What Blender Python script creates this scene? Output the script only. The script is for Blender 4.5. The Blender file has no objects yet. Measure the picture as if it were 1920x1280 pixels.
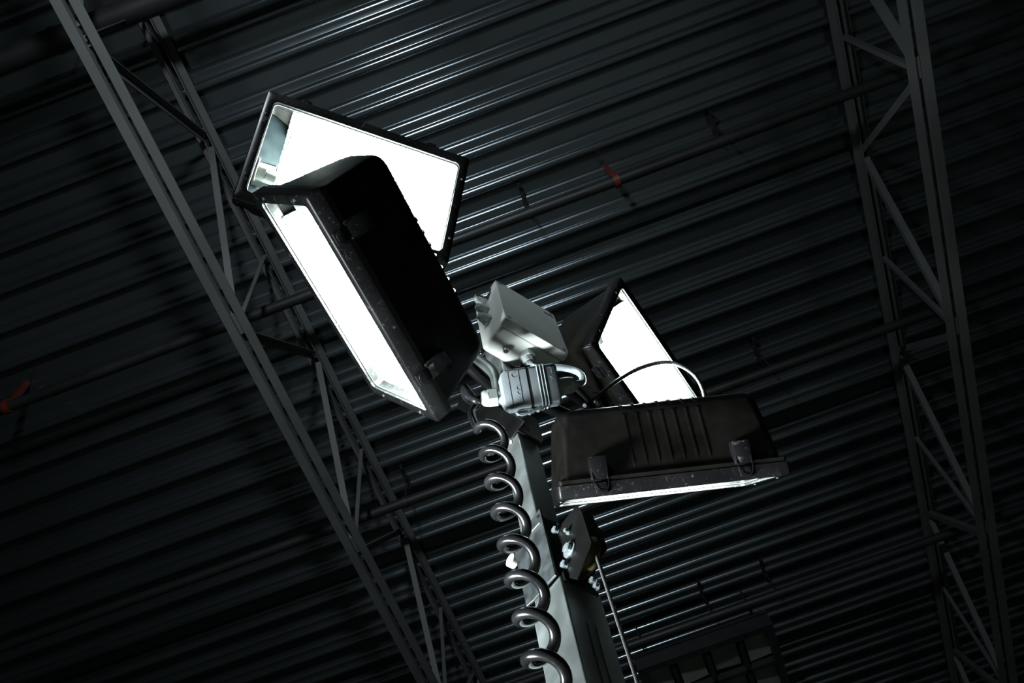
import bpy, bmesh, math, random
from mathutils import Vector, Matrix
random.seed(4)
C = bpy.context.scene.collection
S = bpy.context.scene
CZ = 1.6                      # camera height above the floor
FPX = 1750.0                  # focal length in pixels of a 1920 wide frame

# ------------------------------------------------------------------ camera
RX = Vector((0.965569, 0.235107, -0.111360))
UY = Vector((0.260147, -0.872631, 0.413327))
BZ = RX.cross(UY).normalized()
cam_d = bpy.data.cameras.new('camera'); cam = bpy.data.objects.new('camera', cam_d); C.objects.link(cam)
cam_d.sensor_width = 36.0; cam_d.lens = 36.0 * FPX / 1920.0
cam_d.clip_start = 0.02; cam_d.clip_end = 200
CM = Matrix((RX, UY, BZ)).transposed()
cam.matrix_world = Matrix.Translation((0, 0, CZ)) @ CM.to_4x4()
S.camera = cam

# ------------------------------------------------------------------ world, exposure
w = bpy.data.worlds.new('world'); S.world = w; w.use_nodes = True
w.node_tree.nodes['Background'].inputs[0].default_value = (0.75, 0.9, 1.0, 1)
w.node_tree.nodes['Background'].inputs[1].default_value = 0.0015
S.view_settings.view_transform = 'Standard'; S.view_settings.look = 'None'
S.view_settings.gamma = 1.0; S.view_settings.exposure = 0.0
S.view_settings.use_curve_mapping = False
S.cycles.use_denoising = True
S.cycles.max_bounces = 7; S.cycles.transparent_max_bounces = 12
S.cycles.sample_clamp_indirect = 4.0
S.cycles.caustics_reflective = False; S.cycles.caustics_refractive = False
FLOOD_W = 70.0                # lamp power of each floodlight
# an assumed, unseen lamp left of the mast, added to light that side
sb = bpy.data.lights.new('assumed_side_lamp', 'AREA'); so = bpy.data.objects.new('assumed_side_lamp', sb); C.objects.link(so)
sb.shape = 'RECTANGLE'; sb.size = .35; sb.size_y = .7; sb.energy = 23; sb.color = (0.90, 0.98, 1.0); sb.spread = math.radians(46)
so.location = (-1.9, .95, CZ + .5)
so.rotation_euler = (Vector((-.05, 1.0, CZ + 1.5)) - Vector(so.location)).to_track_quat('-Z', 'Y').to_euler()
# a second assumed, unseen lamp high behind the camera, added for the deck streaks
ul = bpy.data.lights.new('assumed_uplight', 'AREA'); uo = bpy.data.objects.new('assumed_uplight', ul); C.objects.link(uo)
ul.shape = 'SQUARE'; ul.size = .3; ul.energy = 42; ul.spread = math.radians(105); ul.color = (.82, .93, 1.0)
uo.location = (-.66, -1.7, CZ + 2.9); uo.rotation_euler = (math.pi - math.radians(62), 0, 0)

# ------------------------------------------------------------------ helpers
def ray(px, py):
    return RX * (px - 960) + UY * -(py - 640) + BZ * -FPX
def hit(px, py, P, n):
    """point of the photo's sight line on the plane through P with normal n (world)"""
    o = Vector((0, 0, CZ)); d = ray(px, py); n = Vector(n)
    return o + d * ((Vector(P) - o).dot(n) / d.dot(n))
def atr(px, py, r):
    """point of the sight line at horizontal distance r from the camera"""
    d = ray(px, py); return Vector((0, 0, CZ)) + d * (r / math.hypot(d.x, d.y))

def mesh_obj(name, bm, mat=None, parent=None, smooth=False, M=None, angle=40):
    me = bpy.data.meshes.new(name)
    if M is not None: bm.transform(M)
    bmesh.ops.recalc_face_normals(bm, faces=bm.faces)
    if smooth:
        for f in bm.faces: f.smooth = True
        for e in bm.edges:
            if len(e.link_faces) == 2 and e.calc_face_angle(0) > math.radians(angle): e.smooth = False
    bm.to_mesh(me); bm.free()
    o = bpy.data.objects.new(name, me); C.objects.link(o)
    if mat: me.materials.append(mat)
    if parent: o.parent = parent
    return o
def thing(name, label, cat, M=None, group=None):
    o = bpy.data.objects.new(name, None); C.objects.link(o)
    o.empty_display_size = 0.05
    if M is not None: o.matrix_world = M
    o['label'] = label; o['category'] = cat
    if group: o['group'] = group
    return o
def tag(o, label, cat, group=None):
    o['label'] = label; o['category'] = cat
    if group: o['group'] = group
    return o
def structure(o): o['kind'] = 'structure'; return o

def box(bm, x0, x1, y0, y1, z0, z1, M=None, bev=0):
    g = bmesh.ops.create_cube(bm, size=1)
    vs = g['verts']
    for v in vs:
        v.co = Vector(((x0 + x1) / 2 + v.co.x * (x1 - x0), (y0 + y1) / 2 + v.co.y * (y1 - y0), (z0 + z1) / 2 + v.co.z * (z1 - z0)))
    if bev:
        es = list({e for v in vs for e in v.link_edges})
        r = bmesh.ops.bevel(bm, geom=es, offset=bev, segments=2, affect='EDGES', profile=0.5)
        vs = list({v for f in r['faces'] for v in f.verts} | {v for v in vs if v.is_valid})
    if M is not None: bmesh.ops.transform(bm, matrix=M, verts=vs)
    return vs
def frame_from(p, zdir, xdir=(0, 0, 1)):
    z = Vector(zdir).normalized(); x = Vector(xdir); x = x - z * x.dot(z)
    if x.length < 1e-4: x = Vector((1, 0, 0)) - z * z.x
    x.normalize(); y = z.cross(x)
    return Matrix.Translation(p) @ Matrix((x, y, z)).transposed().to_4x4()
def cyl(bm, p, q, r, n=20, r2=None, caps=True, xdir=(0, 0, 1)):
    p = Vector(p); q = Vector(q); d = q - p
    M = frame_from((p + q) / 2, d, xdir)
    g = bmesh.ops.create_cone(bm, cap_ends=caps, segments=n, radius1=r, radius2=r if r2 is None else r2, depth=d.length, matrix=M)
    return g['verts']
def tube(bm, pts, r, n=12, closed_caps=True):
    """round tube along a polyline with parallel-transported rings"""
    pts = [Vector(p) for p in pts]; rings = []
    t = (pts[1] - pts[0]).normalized(); up = Vector((0, 0, 1)) if abs(t.z) < .9 else Vector((1, 0, 0))
    a = (up - t * up.dot(t)).normalized()
    for i, p in enumerate(pts):
        t2 = (pts[min(i + 1, len(pts) - 1)] - pts[max(i - 1, 0)]).normalized()
        a = (a - t2 * a.dot(t2)).normalized(); b = t2.cross(a)
        rr = r(i / (len(pts) - 1)) if callable(r) else r
        rings.append([bm.verts.new(p + (a * math.cos(k * 2 * math.pi / n) + b * math.sin(k * 2 * math.pi / n)) * rr) for k in range(n)])
    for i in range(len(rings) - 1):
        for k in range(n):
            bm.faces.new((rings[i][k], rings[i][(k + 1) % n], rings[i + 1][(k + 1) % n], rings[i + 1][k]))
    if closed_caps: bm.faces.new(rings[0][::-1]); bm.faces.new(rings[-1])
def smooth_path(ctrl, per=10):
    ctrl = [Vector(c) for c in ctrl]; P = [ctrl[0] * 2 - ctrl[1]] + ctrl + [ctrl[-1] * 2 - ctrl[-2]]; out = []
    for i in range(1, len(P) - 2):
        a, b, c, d = P[i - 1], P[i], P[i + 1], P[i + 2]
        for k in range(per):
            t = k / per
            out.append(0.5 * ((2 * b) + (c - a) * t + (2 * a - 5 * b + 4 * c - d) * t * t + (3 * b - a - 3 * c + d) * t ** 3))
    out.append(ctrl[-1]); return out
def prism(bm, poly, M, thick):
    """polygon (list of 2-D points in the xy of M) extruded by thick along +z of M"""
    a = [bm.verts.new(M @ Vector((x, y, 0))) for x, y in poly]
    b = [bm.verts.new(M @ Vector((x, y, thick))) for x, y in poly]
    bm.faces.new(a[::-1]); bm.faces.new(b); n = len(a)
    for i in range(n): bm.faces.new((a[i], a[(i + 1) % n], b[(i + 1) % n], b[i]))
def rrect(hx, hy, r, seg=5, cx=0, cy=0):
    out = []
    for (sx, sy, a0) in ((1, 1, 0), (-1, 1, 90), (-1, -1, 180), (1, -1, 270)):
        for k in range(seg + 1):
            a = math.radians(a0 + 90 * k / seg)
            out.append((cx + sx * (hx - r) + r * math.cos(a), cy + sy * (hy - r) + r * math.sin(a)))
    return out
def loft(bm, loops, cap0=True, cap1=True, close=False):
    rings = [[bm.verts.new(p) for p in L] for L in loops]; n = len(rings[0])
    m = len(rings)
    for i in range(m if close else m - 1):
        A, B = rings[i], rings[(i + 1) % m]
        for k in range(n): bm.faces.new((A[k], A[(k + 1) % n], B[(k + 1) % n], B[k]))
    if not close:
        if cap0: bm.faces.new(rings[0][::-1])
        if cap1: bm.faces.new(rings[-1])
def hexbolt(bm, p, axis, af, h, flange=0.0, fh=0.002):
    p = Vector(p); axis = Vector(axis).normalized()
    if flange: cyl(bm, p, p + axis * fh, flange, 28)
    cyl(bm, p + axis * fh * 0.5, p + axis * (fh + h), af / 2 / math.cos(math.pi / 6), 6)
    cyl(bm, p + axis * (fh + h - 0.0002), p + axis * (fh + h + 0.0006), af * 0.36, 20)

# ------------------------------------------------------------------ materials
def mat(name, col, rough=0.5, metal=0.0, noise=None, bump=None, wear=None, spec=0.5, coat=0.0):
    """principled; noise=(scale,amount) colour mottling, bump=(scale,strength,distance), wear=(scale,threshold,colour)"""
    m = bpy.data.materials.new(name); m.use_nodes = True; nt = m.node_tree; N = nt.nodes; L = nt.links
    b = N['Principled BSDF']; b.inputs['Roughness'].default_value = rough; b.inputs['Metallic'].default_value = metal
    b.inputs['Specular IOR Level'].default_value = spec
    if coat: b.inputs['Coat Weight'].default_value = coat; b.inputs['Coat Roughness'].default_value = 0.1
    tc = N.new('ShaderNodeTexCoord'); base = None
    rgb = N.new('ShaderNodeRGB'); rgb.outputs[0].default_value = (*col, 1); base = rgb.outputs[0]
    if noise:
        n = N.new('ShaderNodeTexNoise'); n.inputs['Scale'].default_value = noise[0]; n.inputs['Detail'].default_value = 6
        L.new(tc.outputs['Object'], n.inputs['Vector'])
        mr = N.new('ShaderNodeMapRange'); mr.inputs[1].default_value = .3; mr.inputs[2].default_value = .7
        mr.inputs[3].default_value = 1 - noise[1]; mr.inputs[4].default_value = 1 + noise[1]; L.new(n.outputs[0], mr.inputs[0])
        mx = N.new('ShaderNodeVectorMath'); mx.operation = 'SCALE'; L.new(base, mx.inputs[0]); L.new(mr.outputs[0], mx.inputs['Scale']); base = mx.outputs[0]
        r2 = N.new('ShaderNodeMapRange'); r2.inputs[1].default_value = .3; r2.inputs[2].default_value = .7
        r2.inputs[3].default_value = max(.03, rough - .08); r2.inputs[4].default_value = min(1, rough + .1)
        L.new(n.outputs[0], r2.inputs[0]); L.new(r2.outputs[0], b.inputs['Roughness'])
    if wear:
        n = N.new('ShaderNodeTexNoise'); n.inputs['Scale'].default_value = wear[0]; n.inputs['Detail'].default_value = 10; n.inputs['Roughness'].default_value = .75
        n.inputs['Distortion'].default_value = 1.2
        L.new(tc.outputs['Object'], n.inputs['Vector'])
        r = N.new('ShaderNodeMapRange'); r.inputs[1].default_value = wear[1]; r.inputs[2].default_value = wear[1] + .04; L.new(n.outputs[0], r.inputs[0])
        mx = N.new('ShaderNodeMix'); mx.data_type = 'RGBA'; L.new(r.outputs[0], mx.inputs['Factor']); L.new(base, mx.inputs['A']); mx.inputs['B'].default_value = (*wear[2], 1); base = mx.outputs['Result']
    L.new(base, b.inputs['Base Color'])
    if bump:
        n = N.new('ShaderNodeTexNoise'); n.inputs['Scale'].default_value = bump[0]; n.inputs['Detail'].default_value = 3
        L.new(tc.outputs['Object'], n.inputs['Vector'])
        bp = N.new('ShaderNodeBump'); bp.inputs['Strength'].default_value = bump[1]; bp.inputs['Distance'].default_value = bump[2]
        L.new(n.outputs[0], bp.inputs['Height']); L.new(bp.outputs[0], b.inputs['Normal'])
    return m
K_PLAST = mat('black_scuffed_metal', (.0075, .007, .0056), .45, 0, (14, .35), (160, .25, .0006), (26, .645, (.05, .05, .045)), .28)
K_FRAME = mat('black_frame_paint', (.008, .008, .0085), .34, 0, (10, .3), (220, .2, .0004), (60, .59, (.09, .09, .10)), .35)
K_BRACK = mat('black_bracket_paint', (.006, .006, .006), .33, 0, (12, .3), (90, .15, .0004), (40, .67, (.08, .06, .05)), .3)
M_GALV = mat('galvanised_steel', (.36, .40, .395), .42, .85, (16, .16), (60, .08, .0004), (55, .70, (.2, .21, .2)))
M_PLATE = mat('dark_galvanised_plate', (.055, .063, .066), .5, .5, (45, .45), (120, .15, .0004))
M_ZINC = mat('zinc_bolt', (.34, .39, .41), .3, .6, (60, .2), (90, .2, .0005))
M_GREYP = mat('grey_die_cast', (.165, .19, .205), .7, 0, (30, .06), (250, .08, .0003))
M_LGREY = mat('light_grey_plastic', (.66, .70, .66), .45, 0, (8, .05))
M_GLAND = mat('pale_gland_plastic', (.36, .40, .39), .35, 0)
M_CORD = mat('glossy_grey_black_cord', (.014, .0145, .0155), .18, 0, (30, .25), None, None, .8, .6)
M_CONDUIT = mat('grey_conduit', (.26, .31, .35), .35, 0)
M_RUBBER = mat('black_rubber', (.012, .012, .012), .5)
M_ROPE = mat('steel_wire_rope', (.19, .19, .185), .45, .6, (300, .3))
M_TRUSS = mat('grey_truss_paint', (.09, .092, .09), .6, .05, (3, .12))
M_PIPE = mat('dark_pipe', (.018, .018, .018), .5, .2, (5, .15))
M_RED = mat('red_clamp_paint', (.12, .014, .009), .5)
M_FLOOR = mat('concrete_floor', (.26, .26, .25), .6, 0, (1.5, .15))
M_WALL = mat('dark_wall_cladding', (.05, .053, .055), .7, 0, (1, .1))
M_VENT = mat('dark_vent_steel', (.03, .03, .032), .5, .3, (6, .2))
M_VENTP = mat('grey_vent_panel', (.20, .21, .19), .6, .1, (5, .2))
M_YEL = mat('yellow_nylon_pulley', (.16, .15, .05), .4, 0, (30, .2))
M_CERAM = mat('white_ceramic', (.75, .78, .74), .4)
M_LED = mat('red_lens', (.35, .02, .05), .2)
M_STUD = mat('pale_roller_plastic', (.65, .66, .6), .5)
M_ENDP = mat('lamp_end_plate', (.035, .052, .06), .5, .3, (40, .15), (60, .3, .001))
M_DARK = mat('slot_shadow_steel', (.03, .032, .033), .5, .6)  # dark colour that stands for the shade inside slots, hole and groove
# the ribbed roof deck
M_DECK = mat('grey_roof_deck', (.135, .157, .17), .21, .86, (.7, .15))

# hammered reflector
M_REFL = mat('hammered_reflector', (.82, .9, .88), .3, .9)
nt = M_REFL.node_tree
v = nt.nodes.new('ShaderNodeTexVoronoi'); v.inputs['Scale'].default_value = 130; v.feature = 'SMOOTH_F1'
tc = nt.nodes.new('ShaderNodeTexCoord'); nt.links.new(tc.outputs['Object'], v.inputs['Vector'])
bp = nt.nodes.new('ShaderNodeBump'); bp.inputs['Strength'].default_value = .8; bp.inputs['Distance'].default_value = .004
nt.links.new(v.outputs['Distance'], bp.inputs['Height']); nt.links.new(bp.outputs[0], nt.nodes['Principled BSDF'].inputs['Normal'])

# thin front glass: lets light straight through, glossy at the surface
M_GLASS = bpy.data.materials.new('front_glass'); M_GLASS.use_nodes = True
nt = M_GLASS.node_tree; nt.nodes.clear()
o_ = nt.nodes.new('ShaderNodeOutputMaterial'); mx = nt.nodes.new('ShaderNodeMixShader')
tr = nt.nodes.new('ShaderNodeBsdfTransparent'); tr.inputs[0].default_value = (.93, .97, .95, 1)
gl = nt.nodes.new('ShaderNodeBsdfGlossy'); gl.inputs['Roughness'].default_value = .05
lw = nt.nodes.new('ShaderNodeLayerWeight'); lw.inputs[0].default_value = .5
pw = nt.nodes.new('ShaderNodeMath'); pw.operation = 'POWER'; pw.inputs[1].default_value = 5; nt.links.new(lw.outputs['Facing'], pw.inputs[0])
fr = nt.nodes.new('ShaderNodeMath'); fr.operation = 'MULTIPLY_ADD'; fr.inputs[1].default_value = .6; fr.inputs[2].default_value = .03; nt.links.new(pw.outputs[0], fr.inputs[0])
nt.links.new(fr.outputs[0], mx.inputs[0]); nt.links.new(tr.outputs[0], mx.inputs[1]); nt.links.new(gl.outputs[0], mx.inputs[2]); nt.links.new(mx.outputs[0], o_.inputs[0])

M_BULB = bpy.data.materials.new('lamp_arc_tube'); M_BULB.use_nodes = True
nt = M_BULB.node_tree; nt.nodes.clear()
o_ = nt.nodes.new('ShaderNodeOutputMaterial'); e_ = nt.nodes.new('ShaderNodeEmission'); e_.inputs[0].default_value = (.95, 1, .97, 1); e_.inputs[1].default_value = 150
nt.links.new(e_.outputs[0], o_.inputs[0])

# ------------------------------------------------------------------ the hall (its own yaw against the camera)
U = Vector((0.0966, 0.9953, 0)).normalized()       # along the trusses
V = Vector((U.y, -U.x, 0))                         # along the deck ribs
HM = Matrix((V, U, Vector((0, 0, 1)))).transposed().to_4x4()   # hall frame: x ribs, y trusses
H = Matrix.Translation((0, 0, CZ)) @ HM
HT, HB = 6.0, 4.85                                 # underside of top and bottom chords above the camera
PITCH, PHASE = 0.247, -0.069

def deck():
    bm = bmesh.new()
    s0, s1 = -8.0, 16.0
    prof = []
    d = 0.055
    base = HT + 0.065
    # one flute: narrow rib hanging down, slanted webs, wide pan above; low step shaped to give a second glint
    R1 = .034
    def corner(x, z, top): # rounded lower corner, from the steep web (cut at height top) into the flat
        return [(x + R1 * (1 - math.sin(math.radians(a))), z + R1 * (1 - math.cos(math.radians(a)))) for a in (80, 70, 60, 50, 40, 30, 20, 10, 0) if z + R1 * (1 - math.cos(math.radians(a))) <= top]
    key = [(0.000, d), (.066, d)] + corner(.068, .020, d) + [(.138, .020)] + corner(.1385, 0, .0215) + [(.186, 0), (.190, .002), (.204, d - .002), (.208, d)]
    s = s0 + PHASE
    while s < s1:
        for a, z in key: prof.append((s + a * PITCH / 0.247, base + z))
        s += PITCH
    x0, x1 = -13.0, 13.0
    A = [bm.verts.new((x0, s, z)) for s, z in prof]; B = [bm.verts.new((x1, s, z)) for s, z in prof]
    for i in range(len(prof) - 1): bm.faces.new((A[i], A[i + 1], B[i + 1], B[i]))
    # closing sheet above
    q = [bm.verts.new(c) for c in ((x0, s0, base + .16), (x1, s0, base + .16), (x1, s1, base + .16), (x0, s1, base + .16))]
    bm.faces.new(q)
    o = mesh_obj('ceiling', bm, M_DECK, smooth=True, M=H, angle=60)
    structure(o)
deck()
def room():
    bm = bmesh.new(); box(bm, -13, 13, -8, 16, -CZ - .1, -CZ); structure(mesh_obj('floor', bm, M_FLOOR, M=H))
    top = HT + .2
    for nm, b in (('wall_left', (-13.2, -13, -8, 16)), ('wall_right', (13, 13.2, -8, 16)), ('wall_back', (-13, 13, 16, 16.2)), ('wall_front', (-13, 13, -8.2, -8))):
        bm = bmesh.new(); box(bm, *b, -CZ, top); structure(mesh_obj(nm, bm, M_WALL, M=H))
room()

def angle_pair(bm, xc, z, up, wdt=.05, gap=.032, t=.006, h=.05):
    """double angle chord: two L profiles back to back with a gap, flat legs at z, standing legs up (+1) or down (-1)"""
    for s in (-1, 1):
        a = xc + s * gap / 2; b = xc + s * (gap / 2 + wdt)
        box(bm, min(a, b), max(a, b), -8, 16, min(z, z + up * t), max(z, z + up * t))
        c = a + s * t
        box(bm, min(a, c), max(a, c), -8, 16, min(z + up * t, z + up * h), max(z + up * t, z + up * h))
def truss(xt, xb, first, label):
    root = thing('roof_truss', label, 'roof truss', Matrix.Translation((0, 0, 0)), 'steel roof trusses under the deck')
    bm = bmesh.new(); angle_pair(bm, xb, HB, 1); mesh_obj('bottom_chord', bm, M_TRUSS, root, M=H)
    bm = bmesh.new(); angle_pair(bm, xt, HT + .056, -1); 
    mesh_obj('top_chord', bm, M_TRUSS, root, M=H)
    per = 1.62; k = -5
    while first + k * per < 16:
        sb = first + k * per
        if sb > -7 and sb < 15:
            for ds, th in ((-per / 2, .042), (0, .028), (per / 2, .042)):
                bm = bmesh.new()
                p = Vector((xb, sb + ds * .06, HB + .03)); q = Vector((xt, sb + ds * .95, HT + .02))
                M = frame_from((p + q) / 2, q - p, (1, 0, 0)); L = (q - p).length
                # angle profile web member
                box(bm, -th / 2, th / 2, -.003, .003, -L / 2, L / 2, M); box(bm, -th / 2, -th / 2 + .006, .003, th, -L / 2, L / 2, M)
                mesh_obj('web_member', bm, M_TRUSS, root, M=H)
        k += 1
    # small gusset plates between the angles at the bottom nodes
    for k in range(0, 4):
        bm = bmesh.new(); s = first + k * per
        box(bm, xb - .012, xb + .012, s - .06, s + .06, HB + .012, HB + .085); mesh_obj('gusset_plate', bm, M_TRUSS, root, M=H)
    return root
truss(-1.60, -1.60, 1.62, 'grey steel roof truss crossing the left half of the picture, behind the floodlights')
truss(2.44, 2.33, 1.60, 'grey steel roof truss at the right, showing open zigzag webs')

# sprinkler pipes under the deck, parallel to the ribs
def pipe(s, r, z, label, clamps=(), reds=()):
    root = thing('ceiling_pipe', label, 'pipe', None, 'pipes under the roof deck')
    bm = bmesh.new(); cyl(bm, (-12.9, s, z), (12.9, s, z), r, 20); mesh_obj('pipe_run', bm, M_PIPE, root, True, H)
    for x in clamps:
        bm = bmesh.new()
        cyl(bm, (x - .012, s, z), (x + .012, s, z), r + .006, 20)
        cyl(bm, (x, s, z + r), (x, s, HT + .07), .006, 8)
        box(bm, x - .013, x + .013, s - .11, s + .11, HT + .058, HT + .064)
        cyl(bm, (x, s - .09, HT + .03), (x, s - .09, HT + .066), .011, 10); cyl(bm, (x, s + .09, HT + .03), (x, s + .09, HT + .066), .011, 10)
        mesh_obj('pipe_hanger', bm, M_PIPE, root, True, H)
    for x in reds:
        bm = bmesh.new(); cyl(bm, (x - .02, s, z), (x + .02, s, z), r + .012, 20)
        box(bm, x - .014, x + .014, s - .02, s + .02, z + r, HT + .07)
        o = mesh_obj('pipe_clamp', bm, M_RED, root, True, H); o['label'] = 'red pipe clamp'
pipe(-0.03, .07, 5.62, 'thick dark pipe crossing the top left corner above the bottom chords', clamps=(-2.0,))
pipe(1.885, .036, 5.72, 'dark ceiling pipe with a red clamp, passing above the right floodlights', clamps=(.145, 1.5), reds=(.73, -3.5))
pipe(3.61, .036, 5.72, 'dark ceiling pipe running behind the coiled cable and the lower right floodlight', clamps=(-1.4, 1.4))
pipe(5.62, .036, 5.72, 'dark ceiling pipe nearest the ventilation unit at the bottom right', clamps=(-2.6, .45, 1.0))

# ventilation unit at the lower right
def vent():
    root = thing('ventilation_unit', 'dark square ventilation unit with grey panels under the ceiling at the bottom edge', 'ventilation unit')
    x0, x1, y0, y1, z0, z1 = -.27, .86, 5.68, 7.4, 5.5, 5.64
    bm = bmesh.new(); t = .06
    box(bm, x0, x1, y0, y0 + t, z0, z1); box(bm, x0, x1, y1 - t, y1, z0, z1); box(bm, x0, x0 + t, y0 + t, y1 - t, z0, z1); box(bm, x1 - t, x1, y0 + t, y1 - t, z0, z1)
    box(bm, x0, x1, y0, y1, z1 - .02, z1 + .02)
    mesh_obj('outer_frame', bm, M_VENT, root, M=H)
    bm = bmesh.new()
    for i in range(3):
        a = x0 + (i + 1) * (x1 - x0) / 4; box(bm, a - .018, a + .018, y0 + t, y1 - t, z0 + .02, z0 + .08)
    for j in range(3):
        b = y0 + (j + 1) * (y1 - y0) / 4; box(bm, x0 + t, x1 - t, b - .018, b + .018, z0 + .02, z0 + .08)
    mesh_obj('grid_bars', bm, M_VENT, root, M=H)
    for i in range(4):
        for j in range(4):
            a = x0 + (i + .5) * (x1 - x0) / 4; b = y0 + (j + .5) * (y1 - y0) / 4
            bm = bmesh.new()
            ang = random.uniform(-.12, .12)
            M = Matrix.Translation((a, b, z0 + .09)) @ Matrix.Rotation(ang, 4, 'Y') @ Matrix.Rotation(ang * .7, 4, 'X')
            box(bm, -.105, .105, -.17, .17, -.004, .004, M); mesh_obj('vent_panel', bm, M_VENTP, root, M=H)
    for x in (x0 + .1, x1 - .1):
        for y in (y0 + .1, y1 - .1):
            bm = bmesh.new(); cyl(bm, (x, y, z1), (x, y, HT + .07), .008, 8); mesh_obj('hanger_rod', bm, M_VENT, root, M=H)
vent()

# ------------------------------------------------------------------ floodlights
FW, FH, FD, FB, KW, KH = .56, .342, .032, .226, .913, .467
def housing_half(d):      # half sizes of the housing at depth d behind the front
    t = (d - FD) / (FB - FD)
    return FW / 2 * (.965 + (KW - .965) * t), FH / 2 * (.93 + (KH - .93) * t)
def make_flood(M, label, arm_to):
    root = thing('floodlight', label, 'floodlight', M, 'floodlights on the mast head')
    # door frame: ring with rounded glass opening
    gx, gy = FW / 2 - .024, FH / 2 - .029
    bm = bmesh.new()
    O = lambda h, z: [(x, y, z) for x, y in rrect(FW / 2 - h, FH / 2 - h, .008)]
    I = lambda h, z: [(x, y, z) for x, y in rrect(gx + h, gy + h, .014)]
    loft(bm, [O(.003, 0), O(0, -.004), O(0, -FD), I(.002, -FD), I(.002, -.009), I(0, -.006), I(0, -.001), I(.002, 0)], close=True)
    mesh_obj('door_frame', bm, K_FRAME, root, True, angle=50)
    bm = bmesh.new(); prism(bm, rrect(gx + .0015, gy + .0015, .014), Matrix.Translation((0, 0, -.013)), .004)
    mesh_obj('front_glass', bm, M_GLASS, root)
    bm = bmesh.new(); loft(bm, [[(x, y, -.0092) for x, y in rrect(gx + .0015, gy + .0015, .014)], [(x, y, -.0085) for x, y in rrect(gx - .0025, gy - .0025, .012)], [(x, y, -.0095) for x, y in rrect(gx - .003, gy - .003, .012)]], False, False)
    mesh_obj('seal', bm, M_GLAND, root)
    # housing shell
    bm = bmesh.new(); loops = []
    n = 10
    for i in range(n):
        d = FD - .004 + (FB - .035 - FD) * i / (n - 1); a, b = housing_half(d)
        loops.append([(x, y, -d) for x, y in rrect(a, b, .018 + .014 * i / n, 6)])
    for k in range(1, 6):
        an = math.radians(90 * k / 5); d = FB - .031 + .031 * math.sin(an); a, b = housing_half(d); s = .031 * (1 - math.cos(an))
        loops.append([(x, y, -d) for x, y in rrect(a - s, b - s, max(.012, .032 - s * .6), 6)])
    # lip where the door closes
    a, b = housing_half(FD)
    lip = [[(x, y, -FD - .001) for x, y in rrect(FW / 2 - .004, FH / 2 - .004, .008, 6)], [(x, y, -FD - .012) for x, y in rrect(FW / 2 - .004, FH / 2 - .004, .008, 6)]]
    loft(bm, [lip[0], lip[1]] + loops, False, True)
    # cooling ribs running round the body
    for f in (.33, .39, .45, .51, .57, .63, .69):
        x = -FW / 2 * .93 + FW * .93 * f
        pts_o, pts_i = [], []
        prof = []
        for k in range(9):
            d = FD + .03 + (FB - FD - .06) * k / 8; prof.append((housing_half(d)[1], -d))
        hb = housing_half(FB)[1]
        for k in range(1, 6):
            an = math.radians(90 * k / 5); prof.append((housing_half(FB)[1] + .004 - .031 * (1 - math.cos(an)), -(FB - .031 + .031 * math.sin(an))))
        full = prof + [(-y, z) for y, z in prof[::-1]]
        m = len(full); oo, ii = [], []
        for k in range(m):
            a = Vector(full[max(k - 1, 0)]); c = Vector(full[min(k + 1, m - 1)]); tdir = (c - a).normalized(); nn = Vector((-tdir.y, tdir.x))
            if nn.dot(Vector((full[k][0], full[k][1] + .1))) < 0: nn = -nn
            hgt = .0018 if 0 < k < m - 1 else .0
            oo.append(Vector(full[k]) + nn * hgt); ii.append(Vector(full[k]) - nn * .004)
        for k in range(m - 1):
            vs = []
            for xx in (x - .0028, x + .0028):
                for P in (oo[k], oo[k + 1], ii[k + 1], ii[k]): vs.append(bm.verts.new((xx, P.x, P.y)))
            for q in ((0, 1, 2, 3), (7, 6, 5, 4), (0, 4, 5, 1), (2, 6, 7, 3)): bm.faces.new([vs[j] for j in q])
    # recessed round cover mark on the long side
    mesh_obj('housing', bm, K_PLAST, root, True, angle=35)
    # reflector trough and end plates
    bm = bmesh.new()
    xs = [-.205 + .467 * i / 12 for i in range(13)]
    cur = []
    for k in range(17):
        u = -1 + 2 * k / 16; cur.append((u * .146 * (1 - .0 * abs(u)), -.020 - .118 * (1 - abs(u) ** 2.2)))
    # keep inside the tapered housing
    cur = [(max(-housing_half(max(-z, FD))[1] + .006, min(housing_half(max(-z, FD))[1] - .006, y)), z) for y, z in cur]
    g = [[bm.verts.new((x, y, z)) for y, z in cur] for x in xs]
    for i in range(12):
        for k in range(16): bm.faces.new((g[i][k], g[i + 1][k], g[i + 1][k + 1], g[i][k + 1]))
    bm.faces.new([bm.verts.new((.262, y, z)) for y, z in cur])
    mesh_obj('reflector', bm, M_REFL, root, True, angle=60)
    bm = bmesh.new()
    v = [(-.262, -.142, -.058), (-.204, -.142, -.085), (-.204, .142, -.085), (-.262, .142, -.058)]
    v = [bm.verts.new((x, max(-housing_half(-z)[1] + .004, min(housing_half(-z)[1] - .004, y)), z)) for x, y, z in v]
    w_ = [bm.verts.new((x, y, z)) for x, y, z in ((-.2625, -.148, -.02), (-.2625, .148, -.02))]
    bm.faces.new(v); bm.faces.new((w_[0], w_[1], v[3], v[0]))
    mesh_obj('end_plate', bm, M_ENDP, root)
    # lamp and its holder
    bm = bmesh.new(); cyl(bm, (-.252, -.05, -.05), (-.247, -.05, -.05), .038, 24); cyl(bm, (-.247, -.05, -.055), (-.225, -.05, -.055), .017, 18); cyl(bm, (-.225, -.05, -.055), (-.200, -.05, -.06), .013, 18)
    for dy in (-.03, .03): box(bm, -.248, -.204, -.05 + dy - .002, -.05 + dy + .002, -.07, -.045)
    mesh_obj('lamp_holder', bm, M_CERAM, root, True)
    bm = bmesh.new()
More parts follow.
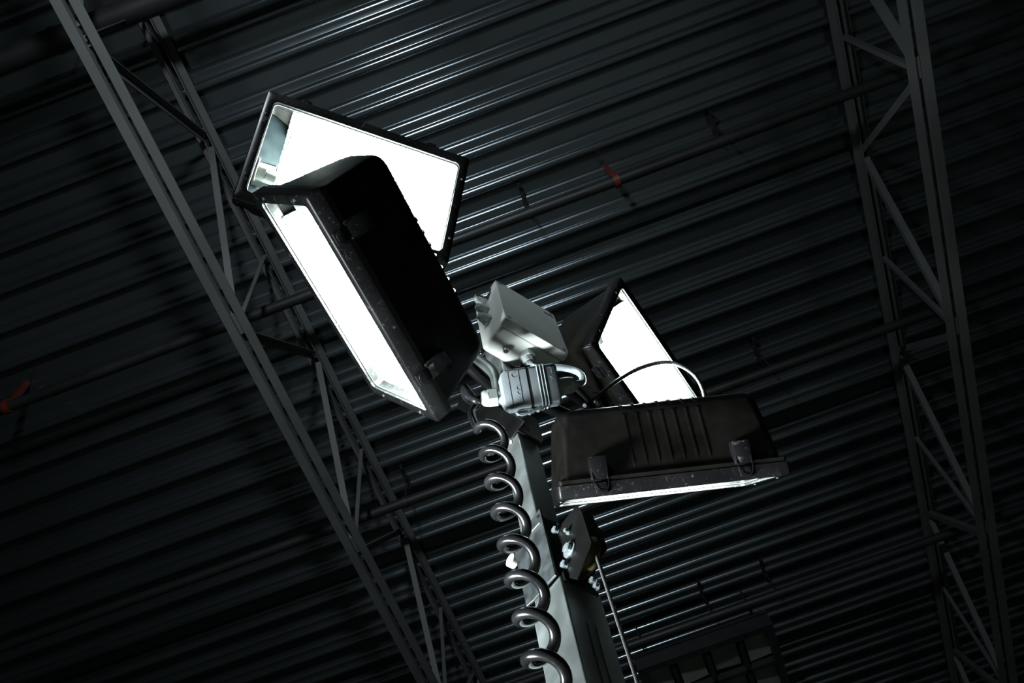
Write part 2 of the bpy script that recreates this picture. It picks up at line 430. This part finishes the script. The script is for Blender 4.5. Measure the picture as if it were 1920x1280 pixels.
    prof = [(-.198, .006), (-.19, .012), (-.16, .016), (-.10, .017), (.12, .017), (.17, .016), (.20, .010), (.212, .004)]
    loft(bm, [[(x, -.02 + r * math.cos(t * math.pi / 10), -.075 + r * math.sin(t * math.pi / 10)) for t in range(20)] for x, r in prof])
    mesh_obj('lamp_tube', bm, M_BULB, root, True)
    la = bpy.data.lights.new('lamp_light', 'AREA'); la.shape = 'RECTANGLE'; la.size = .37; la.size_y = .15; la.energy = FLOOD_W; la.color = (.95, 1.0, 1.0)
    lo = bpy.data.objects.new('lamp_light', la); C.objects.link(lo); lo.parent = root
    lo.matrix_local = Matrix.Translation((.03, 0, -.085)) @ Matrix.Rotation(math.pi, 4, 'X')
    # screws on the door, toggle clips on the long side, hinges on the other
    for sx in (-1, 1):
        for sy in (-1, 1):
            bm = bmesh.new(); x = sx * (FW / 2 - .011); y = sy * .095
            cyl(bm, (x, y, -.001), (x, y, .002), .0042, 14, .003); mesh_obj('screw', bm, M_ZINC, root, True)
    for sx in (-1, 1):
        xc = sx * .31 * FW - .004; b = housing_half(FD + .02)[1]
        root_clip = bmesh.new(); y = FH / 2
        box(root_clip, xc - .021, xc + .021, b - .012, y + .006, -FD - .062, -FD - .006, bev=.003)
        box(root_clip, xc - .014, xc + .014, y - .002, y + .007, -FD + .001, -.006, bev=.002)
        cl = mesh_obj('toggle_clip', root_clip, K_FRAME, root, True)
        bm = bmesh.new(); tube(bm, smooth_path([(xc - .018, y + .004, -FD - .03), (xc - .017, y + .010, -FD + .004), (xc - .010, y + .011, -.012), (xc + .010, y + .011, -.012), (xc + .017, y + .010, -FD + .004), (xc + .018, y + .004, -FD - .03)], 5), .0012, 8)
        mesh_obj('clip_wire', bm, K_FRAME, cl, True)
        bm = bmesh.new(); cyl(bm, (xc - .02, -y - .004, -FD), (xc + .02, -y - .004, -FD), .006, 14); box(bm, xc - .02, xc + .02, -y - .003, -y + .006, -FD - .02, -FD + .014)
        mesh_obj('hinge', bm, K_FRAME, root, True)
    # mounting bracket: plate on the back, swivel and an arm to the mast head
    BM = Matrix.Translation((0, -housing_half(.12)[1], -.12)) @ Matrix.Rotation(math.radians(90 + 22), 4, 'X')
    # local frame of the bracket: its z points away from the body
    bm = bmesh.new(); box(bm, -.07, .07, -.03, .03, -.006, .008, BM, .002)
    for sx in (-1, 1): box(bm, sx * .05 - .004, sx * .05 + .004, -.022, .022, .004, .055, BM, .002)
    cyl(bm, BM @ Vector((-.06, 0, .04)), BM @ Vector((.06, 0, .04)), .009, 16)
    br = mesh_obj('mounting_bracket', bm, K_BRACK, root, True)
    Mi = M.inverted(); q = Mi @ Vector(arm_to)
    bm = bmesh.new(); p = BM @ Vector((0, 0, .04)); cyl(bm, p, q, .016, 20); mesh_obj('mounting_arm', bm, K_BRACK, br, True)
    for sx in (-1, 1):
        bm = bmesh.new(); hexbolt(bm, BM @ Vector((sx * .054, 0, .04)), (sx, 0, 0), .018, .008, .013); mesh_obj('bolt', bm, M_ZINC, br)
    return root
def RM(rows, t): return Matrix.Translation((t[0], t[1], t[2] + CZ)) @ Matrix(rows).to_4x4()
LA = RM(((.82686, .37426, .41981), (.56237, -.55945, -.6089), (.00697, .73956, -.67306)), (-.2750, .5716, 2.4205))
LB = RM(((.19601, .48241, -.85374), (.98058, -.10193, .16754), (-.0062, -.87, -.49302)), (-.3351, .7171, 1.9065))
LC = RM(((.35007, .49249, .79681), (.93671, -.18835, -.29512), (.00474, .84969, -.52726)), (.4056, 1.475, 2.6115))
LD = RM(((.98509, .09576, -.14293), (.17155, -.60978, .77378), (-.01305, -.78676, -.61712)), (.27, 1.4419, 1.9443))
MC = Vector((-.0417, 1.094, 0))     # plan position of the inner mast
make_flood(LA, 'black floodlight at the top left with its glowing face turned to the camera', MC + Vector((-.02, 0, CZ + 2.3)))
make_flood(LB, 'black floodlight at the left seen from its side, in front of the topmost lit face', MC + Vector((-.02, 0, CZ + 2.03)))
make_flood(LC, 'farthest black floodlight, half hidden, its lit face a slanted wedge right of the junction box', MC + Vector((.02, 0, CZ + 2.3)))
make_flood(LD, 'black floodlight at the lower right turned away, clipped side toward the camera', MC + Vector((.02, .01, CZ + 2.03)))

# ------------------------------------------------------------------ the mast
a48 = math.radians(48)
DR = Vector((math.cos(a48), math.sin(a48), 0))          # along the right-hand face
DL = Vector((-math.sin(a48), math.cos(a48), 0))         # along the left-hand face
NR = Vector((DR.y, -DR.x, 0)); NL = Vector((-DR.x, -DR.y, 0))   # outward normals of those faces
mast = thing('telescopic_mast', 'square galvanised telescopic mast rising from the bottom edge to the floodlights', 'mast')
OC = Vector((-.0239, 1.0228, 0)); OS = .085             # ridge corner and side of the outer tube
IC = Vector((-.0396, 1.055, 0)); IS_ = .055
ZT = CZ + 1.233
def sq_tube(corner, side, z0, z1, r, t, name, m):
    bm = bmesh.new(); c = corner + (DR + DL) * side / 2
    M = Matrix.Translation((c.x, c.y, 0)) @ Matrix.Rotation(a48, 4, 'Z')
    L = lambda h, rr, z: [M @ Vector((x, y, z)) for x, y in rrect(h, h, rr, 5)]
    loft(bm, [L(side / 2, r, z0), L(side / 2, r, z1), L(side / 2 - t, max(.001, r - t), z1), L(side / 2 - t, max(.001, r - t), z0)], close=True)
    return mesh_obj(name, bm, m, mast, True, angle=50)
sq_tube(OC, OS, 0.25, ZT, .004, .003, 'outer_tube', M_GALV)
sq_tube(IC, IS_, 1.0, CZ + 2.36, .004, .003, 'inner_tube', M_GALV)
bm = bmesh.new(); M = frame_from(OC + (DR + DL) * OS / 2, (0, 0, 1), DR); box(bm, -.3, .3, -.3, .3, 0, .03, M, .004); box(bm, -.06, .06, -.06, .06, .03, .28, M, .003); mesh_obj('base_plate', bm, K_BRACK, mast)
def plane_poly(name, pix, P, n, thick, m, parent=mast, toward=1):
    """plate of real thickness lying in the vertical plane through P with normal n; its outline measured in the photo"""
    n = Vector(n).normalized(); F = frame_from(P, n * toward, (0, 0, 1)); Fi = F.inverted()
    pts = [Fi @ hit(x, y, P, n) for x, y in pix]
    bm = bmesh.new(); prism(bm, [(p.x, p.y) for p in pts], F, thick)
    bmesh.ops.bevel(bm, geom=[e for e in bm.edges], offset=thick * .18, segments=1, affect='EDGES')
    return mesh_obj(name, bm, m, parent)
WZ = Vector((0, 0, CZ))
# galvanised side plate on the left face of the outer tube's top
pl = plane_poly('side_plate', [(1015, 954), (1045, 1079), (1024, 1101), (1003, 1127), (990, 1138), (977, 1076), (966, 1031), (984, 1004), (992, 986)], OC + NL * .003, NL, .004, M_PLATE)
bm = bmesh.new(); P0 = OC + NL * .0075
for a, b in (((1012, 979), (986, 1008)),):
    p = hit(*a, P0, NL); q = hit(*b, P0, NL); cyl(bm, p, q, .0012, 8)
mesh_obj('folded_edge', bm, M_GALV, pl, True)
bm = bmesh.new(); p = hit(1008.5, 968.5, P0, NL); cyl(bm, p, p + NL * .001, .0035, 16); mesh_obj('bolt_hole', bm, M_DARK, pl)  # flat disc, the shade of the hole is put into its colour
bm = bmesh.new(); p = hit(966, 1054, P0 + NL * -.02, NL); cyl(bm, p, p + NL * .012, .013, 24); mesh_obj('slide_roller', bm, M_STUD, mast, True)
# pulley bracket standing out from the right face: two cheek plates square to the face
PB = OC + DR * .010
ck = plane_poly('cheek_plate', [(1016, 962), (1022, 971), (1052, 984), (1079, 948), (1087, 951), (1092, 963), (1109, 1016), (1107, 1024), (1082, 1085), (1073, 1084), (1046, 1077)], PB, DR, .003, K_BRACK)
PB2 = OC + DR * .045
plane_poly('cheek_plate', [(1078, 968), (1107, 961), (1118, 986), (1125, 991), (1137, 1028), (1124, 1044), (1112, 1075), (1090, 1086), (1070, 1075)], PB2, DR, .003, K_BRACK)
for (x, y, af, fg) in ((1045, 996, .0125, .0), (1066, 997, .0075, .006), (1068, 1030, .017, .0165), (1062, 1060, .0125, .0)):
    bm = bmesh.new(); hexbolt(bm, hit(x, y, PB, DR), -DR, af, .007, fg * .95 if fg else .0082); mesh_obj('hex_bolt', bm, M_ZINC, ck)
bm = bmesh.new(); ax = hit(1071, 1032, PB, DR); ax2 = ax + DR * .006 
PR = .036
prof = [(0.0, .010), (0.0, PR + .003), (.004, PR + .003), (.008, PR - .004), (.019, PR - .004), (.023, PR + .003), (.027, PR + .003), (.027, .010)]
Fp = frame_from(ax2 + DR * .001, DR); loft(bm, [[Fp @ Vector((r * math.cos(t * math.pi / 18), r * math.sin(t * math.pi / 18), h)) for t in range(36)] for h, r in prof], close=True)
mesh_obj('pulley_wheel', bm, M_YEL, mast, True, angle=30)
bm = bmesh.new(); cyl(bm, ax + DR * .003, ax + DR * .037, .0095, 18); mesh_obj('pulley_axle', bm, M_ZINC, mast, True)
bm = bmesh.new(); p = hit(1115, 1090, PB2 - DR * .004, DR); hexbolt(bm, p, -DR, .011, .006, .009); hexbolt(bm, p + NR * .004 + Vector((0, 0, -.018)), -DR, .009, .006, .007); mesh_obj('hex_bolt', bm, M_ZINC, mast)
bm = bmesh.new(); p = OC + NR * .0015 + WZ + Vector((0, 0, 1.233)); M = frame_from(p, NR, (0, 0, 1))
box(bm, -.012, .030, -.075, -.004, 0, .004, M); mesh_obj('cross_strap', bm, K_BRACK, mast)
# slots in the right face: raised strips, their dark colour stands for inner shade
for a, b in (((1099.5, 1166), (1139, 1313)), ((1115.5, 1173), (1155, 1317))):
    F = frame_from(OC + NR * .0002, NR, (0, 0, 1)); Fi = F.inverted(); P0 = OC + NR * .0002
    p = Fi @ hit(*a, P0, NR); q = Fi @ hit(*b, P0, NR)
    bm = bmesh.new(); prism(bm, [(x, y) for x, y in rrect(abs(p.x - q.x) / 2 + .12, .0016, .0015, 4, min(p.x, q.x) / 1 + (abs(p.x - q.x)) / 2 - .12 * 1, p.y)], F, .0006); mesh_obj('slot', bm, M_DARK, mast)
    bm = bmesh.new(); tube(bm, smooth_path([F @ Vector((p.x - .012, p.y + .0020, .0006)), F @ Vector((p.x + .001, p.y + .0014, .0006)), F @ Vector((p.x + .002, p.y, .0006)), F @ Vector((p.x + .001, p.y - .0014, .0006)), F @ Vector((p.x - .010, p.y - .0020, .0006))], 4), .0006, 6); mesh_obj('slot_lip', bm, M_GALV, mast, True)
# head clamp: folded black sheets on both faces at the top of the inner tube
hc = plane_poly('head_clamp', [(971, 808), (959, 824), (945, 813), (918, 806), (905, 790), (858, 766), (869, 732), (885, 728), (905, 742), (925, 758), (985, 790)], IC + NL * .004, NL, .0035, K_BRACK)
plane_poly('clamp_flange', [(971, 807), (975, 789), (990, 778), (1004, 786), (1010, 801), (1017, 826), (1013, 834), (1006, 832)], IC + NR * .003, NR, .0035, K_BRACK)
bm = bmesh.new(); p = hit(971, 806, IC + NL * .008, NL); q = hit(1012, 829, IC + NR * .008, NR); cyl(bm, p, q, .003, 10); mesh_obj('clamp_fold', bm, K_BRACK, mast, True)
bm = bmesh.new(); p = hit(958, 829, IC + NL * .0005, NL); M = frame_from(p, NL, (0, 0, 1)); prism(bm, [(-.008, -.003), (.004, -.004), (.008, .001), (0, .004)], M, .001); mesh_obj('weld_spot', bm, M_STUD, mast)
# head block that carries the arms
for z in (2.03, 2.30):
    bm = bmesh.new(); c = IC + (DR + DL) * IS_ / 2 + WZ + Vector((0, 0, z)); M = frame_from(c, (0, 0, 1), DR)
    box(bm, -.034, .034, -.034, .034, -.035, .035, M, .003); mesh_obj('arm_block', bm, K_BRACK, mast)
bm = bmesh.new()
p = atr(895, 672, .99); q = atr(926, 700, 1.0); r_ = atr(935, 742, 1.02)
tube(bm, smooth_path([p, q, r_], 8), .013, 14); mesh_obj('support_tube', bm, M_GALV, mast, True)

# ------------------------------------------------------------------ junction box
LC0 = Vector((0.0 - .0008, .934, CZ + 2.122))      # lid corner: lower left
BW, BH, BD = .2, .262, .105
JM = Matrix.Translation(LC0) @ Matrix((DR, Vector((0, 0, 1)), NR)).transposed().to_4x4()   # x along lid, y up, z out of the lid
jb = thing('junction_box', 'light grey junction box with a dark-shaded lid mounted between the floodlights', 'junction box', JM)
bm = bmesh.new(); hx, hy = BW / 2, BH / 2
R = lambda h, z, r=.008: [(x, y, z) for x, y in rrect(hx - h, hy - h, r, 4, hx, hy)]
loft(bm, [R(.006, -BD, .01), R(.0045, -BD + .004), R(.004, -.030), R(.0085, -.0285), R(.0085, -.026)])
mesh_obj('box_body', bm, M_LGREY, jb, True, angle=35)
bm = bmesh.new(); loft(bm, [R(.003, -.026), R(0, -.024), R(0, -.002), R(.002, 0)]); mesh_obj('lid', bm, M_LGREY, jb, True, angle=35)
for x in (.014, BW - .014):
    for y in (.014, BH - .014):
        bm = bmesh.new(); cyl(bm, (x, y, -.001), (x, y, .0008), .0055, 16); mesh_obj('lid_screw', bm, M_GREYP, jb, True)
bm = bmesh.new(); box(bm, BW * .80, BW * .96, BH * .86, BH * .90, -.0005, .0005); mesh_obj('rating_plate', bm, M_ZINC, jb)
# indicator lamp on the underside
def on_bottom(px, py): return JM.inverted() @ hit(px, py, LC0, (0, 0, 1))
p = on_bottom(948, 654); bm = bmesh.new(); cyl(bm, (p.x, .004, p.z), (p.x, -.010, p.z), .0085, 6); cyl(bm, (p.x, -.010, p.z), (p.x, -.013, p.z), .0075, 20, .006)
il = mesh_obj('indicator_lamp', bm, M_ZINC, jb, True); bm = bmesh.new(); cyl(bm, (p.x, -.012, p.z), (p.x, -.0155, p.z), .0048, 16, .003); mesh_obj('red_lens', bm, M_LED, il, True)
# cable glands on the left end face
for (yy, zz) in ((BH * .62, -.062), (BH * .38, -.062), (BH * .86, -.062)):
    bm = bmesh.new(); cyl(bm, (.006, yy, zz), (-.006, yy, zz), .017, 6); cyl(bm, (-.006, yy, zz), (-.022, yy, zz), .0145, 6, .012); cyl(bm, (-.022, yy, zz), (-.03, yy, zz), .011, 18, .008)
    mesh_obj('cable_gland', bm, M_GLAND, jb, True)
# gland under the box where the grey conduit enters
p = on_bottom(988, 668); g0 = p.copy()
bm = bmesh.new(); cyl(bm, (p.x, .004, p.z), (p.x, -.022, p.z), .021, 6); cyl(bm, (p.x, -.022, p.z), (p.x, -.040, p.z), .0165, 20, .013); mesh_obj('cable_gland', bm, M_GLAND, jb, True)

# ------------------------------------------------------------------ rectangular cable connector
cc = atr(990, 729, .90)
u = Vector((math.cos(math.radians(9)), math.sin(math.radians(9)), .055)).normalized()
view = (Vector((0, 0, CZ)) - cc).normalized()
nrm = view - u * view.dot(u); nrm.normalize()
nrm = (nrm + Vector((0, 0, 1)) * .32); nrm = (nrm - u * nrm.dot(u)).normalized()
vv = nrm.cross(u).normalized()                      # up in the picture
KM = Matrix.Translation(cc) @ Matrix((u, vv, nrm)).transposed().to_4x4()
cn = thing('cable_connector', 'grey rectangular industrial plug connector below the junction box', 'connector', KM)
cw, ch, cd = .060, .041, .026
bm = bmesh.new()   # hood (left)
Lx = lambda x, a, b, r: [(x, y, z) for y, z in rrect(a, b, r, 4)]
loft(bm, [Lx(-.058, ch * .55, cd * .62, .010), Lx(-.052, ch * .86, cd * .9, .010), Lx(-.043, ch, cd, .008), Lx(-.0015, ch * 1.0, cd, .007)])
mesh_obj('hood', bm, M_GREYP, cn, True, angle=30)
bm = bmesh.new(); loft(bm, [Lx(-.0015, ch * .96, cd * .96, .006), Lx(.005, ch * .96, cd * .96, .006)]); mesh_obj('black_gasket', bm, M_RUBBER, cn, True)
bm = bmesh.new(); loft(bm, [Lx(.005, ch * 1.0, cd, .007), Lx(.055, ch, cd, .008), Lx(.061, ch * .93, cd * .9, .009)])
for k in range(3):
    x = .0215 + k * .0065; loft(bm, [Lx(x - .0017, ch + .0002, cd + .0002, .007), Lx(x, ch + .0022, cd + .0022, .007), Lx(x + .0017, ch + .0002, cd + .0002, .007)])
mesh_obj('housing_half', bm, M_GREYP, cn, True, angle=30)
# moulded marks on the two faces
def engrave(pts, x, y, s, name='moulded_mark', m=M_GREYP, r=.0004):
    bm = bmesh.new(); tube(bm, [(x + a * s, y + b * s, cd + .0003) for a, b in pts], r, 6); return mesh_obj(name, bm, m, cn, True)
circ = lambda cx, cy, r, a0, a1, n=16: [(cx + r * math.cos(math.radians(a0 + (a1 - a0) * k / n)), cy + r * math.sin(math.radians(a0 + (a1 - a0) * k / n))) for k in range(n + 1)]
engrave(circ(0, 0, 1, 60, 330), -.026, .027, .0055)
engrave(circ(0, .9, .7, 0, 360) , -.021, -.006, .0065); engrave(circ(0, -.5, .7, 150, 390), -.021, -.006, .0065)
engrave([(-.5, 1), (.5, 1), (.5, -1)], .047, .026, .006); engrave([(-.4, 1), (.5, .2), (-.4, -1)], .047, .008, .006)
bm = bmesh.new(); box(bm, -.0385, -.0379, -ch * .85, ch * .85, cd - .001, cd + .0004); mesh_obj('groove', bm, M_DARK, cn)  # raised strip coloured dark for the shade in the groove
bm = bmesh.new(); box(bm, -.0185, -.0172, -ch * .8, ch * .85, cd - .001, cd + .0006); mesh_obj('raised_line', bm, M_GREYP, cn)
# locking lever under the joint
bm = bmesh.new()
box(bm, -.032, .004, -ch - .010, -ch - .001, -.006, .013, bev=.002); box(bm, .002, .024, -ch - .008, -ch - .001, .002, .014, bev=.002)
cyl(bm, (-.005, -ch - .007, -.004), (-.005, -ch - .007, .018), .005, 14); cyl(bm, (.013, -ch - .005, -.002), (.013, -ch - .005, .018), .0045, 14)
tube(bm, smooth_path([(-.034, -ch - .006, .015), (-.024, -ch - .013, .017), (-.008, -ch - .011, .018), (.01, -ch - .006, .018), (.024, -ch - .002, .016)], 6), .0022, 8)
mesh_obj('locking_lever', bm, M_ZINC, cn, True)
bm = bmesh.new(); box(bm, -.018, .012, ch - .001, ch + .006, -.008, .012, bev=.002); cyl(bm, (-.004, ch + .004, -.004), (-.004, ch + .004, .014), .0045, 12); mesh_obj('locking_lever', bm, M_RUBBER, cn, True)
def gland(y, z, x0, sgn, m, nm='cable_gland', k=1.0):
    bm = bmesh.new()
    X = lambda a: x0 + sgn * a * k
    cyl(bm, (X(-.004), y, z), (X(.010), y, z), .0175 * k, 20)
    cyl(bm, (X(.010), y, z), (X(.028), y, z), .0205 * k, 6, xdir=(0, 1, .3))
    loft(bm, [[(X(a), y + r * k * math.cos(t * math.pi / 12), z + r * k * math.sin(t * math.pi / 12)) for t in range(24)] for a, r in ((.028, .0182), (.034, .0172), (.039, .0145), (.042, .011))])
    return mesh_obj(nm, bm, m, cn, True, angle=30)
gland(-.006, 0, -.055, -1, M_GLAND); gland(-.004, -.006, .060, 1, M_GLAND, k=.95)

# ------------------------------------------------------------------ coiled cable
def coil():
    R_, r_, y0 = .0240, .0084, .93
    zs = 1.618; turns = 10.0
    pts = []
    n = int(turns * 40)
    for i in range(n + 1):
        th = math.pi * .80 + i / 40 * 2 * math.pi; t_ = i / 40; z = zs - (.1 * t_ - .0012 * t_ * t_)
        f = (zs - z) / .65; x = -.0885 + .0175 * min(f, 1.3)
        pts.append(Vector((x + R_ * math.cos(th), y0 + R_ * math.sin(th), CZ + z)))
    g = KM @ Vector((-.055 - .040, -.006, 0))
    lead = smooth_path([g + KM.to_3x3() @ Vector((.010, 0, 0)), g, g + KM.to_3x3() @ Vector((-.016, .001, .002)), atr(872, 727, .90), atr(874, 745, .93), atr(893, 758, .965), atr(884, 775, .955), pts[4]], 9)
    bm = bmesh.new(); tube(bm, lead[:-1] + pts[4:], r_, 14)
    tag(mesh_obj('coiled_cable', bm, M_CORD, None, True, angle=80), 'glossy black spiral cable hanging down the left side of the mast', 'cable')
coil()
# grey conduit from the right gland looping back up into the junction box
g = KM @ Vector((.060 + .038, -.004, -.006)); ux = KM.to_3x3() @ Vector((1, 0, 0))
e = JM @ Vector((g0.x, -.036, g0.z))
bm = bmesh.new()
tube(bm, smooth_path([g - ux * .01, g + ux * .004, atr(1092, 716, .95), atr(1090, 703, .965), atr(1076, 694, .965), atr(1050, 689, .955), atr(1020, 690, .95), atr(1000, 688, .95), e, e + Vector((0, 0, .02))], 9), .0075, 14)
tag(mesh_obj('grey_conduit', bm, M_CONDUIT, None, True, angle=80), 'short grey conduit looping from the connector up to the junction box', 'cable')
# black supply cable arching over the lower right floodlight
bm = bmesh.new()
hk = [atr(1096, 760, 1.30), atr(1120, 742, 1.33), atr(1160, 712, 1.36), atr(1200, 690, 1.38), atr(1245, 679, 1.40), atr(1280, 687, 1.40), atr(1305, 706, 1.40), atr(1320, 735, 1.38), atr(1322, 765, 1.33)]
tube(bm, smooth_path(hk, 9), .0058, 12)
tag(mesh_obj('supply_cable', bm, M_RUBBER, None, True, angle=80), 'black cable arching across the farthest lit face behind the lower right floodlight', 'cable')
bm = bmesh.new()
tube(bm, smooth_path([atr(1062, 700, 1.15), atr(1080, 726, 1.2), atr(1104, 750, 1.25), atr(1118, 775, 1.3)], 9), .008, 12)
tag(mesh_obj('lamp_lead', bm, M_RUBBER, None, True, angle=80), 'short black lead running down right of the cable connector', 'cable')

# ------------------------------------------------------------------ wire rope
bm = bmesh.new()
top = ax2 + DR * .014 + NR * (PR - .001)
x0, y0 = top.x, top.y
rr = .9985
p1 = atr(1117, 1036, math.hypot(x0, y0)); p2 = atr(1196, 1280, math.hypot(x0, y0) * 1.0)
d = (p2 - p1).normalized(); 
base = frame_from(p1, d)
L = 1.75
for s in range(5):
    pts = []
    for i in range(701):
        t = i / 700 * L; a = t / .021 * 2 * math.pi + s * math.pi * .4
        pts.append(base @ Vector((.0021 * math.cos(a), .0021 * math.sin(a), t)))
    tube(bm, pts, .0014, 6)
tag(mesh_obj('wire_rope', bm, M_ROPE, None, True, angle=80), 'twisted steel wire rope running down from the pulley right of the mast', 'rope')
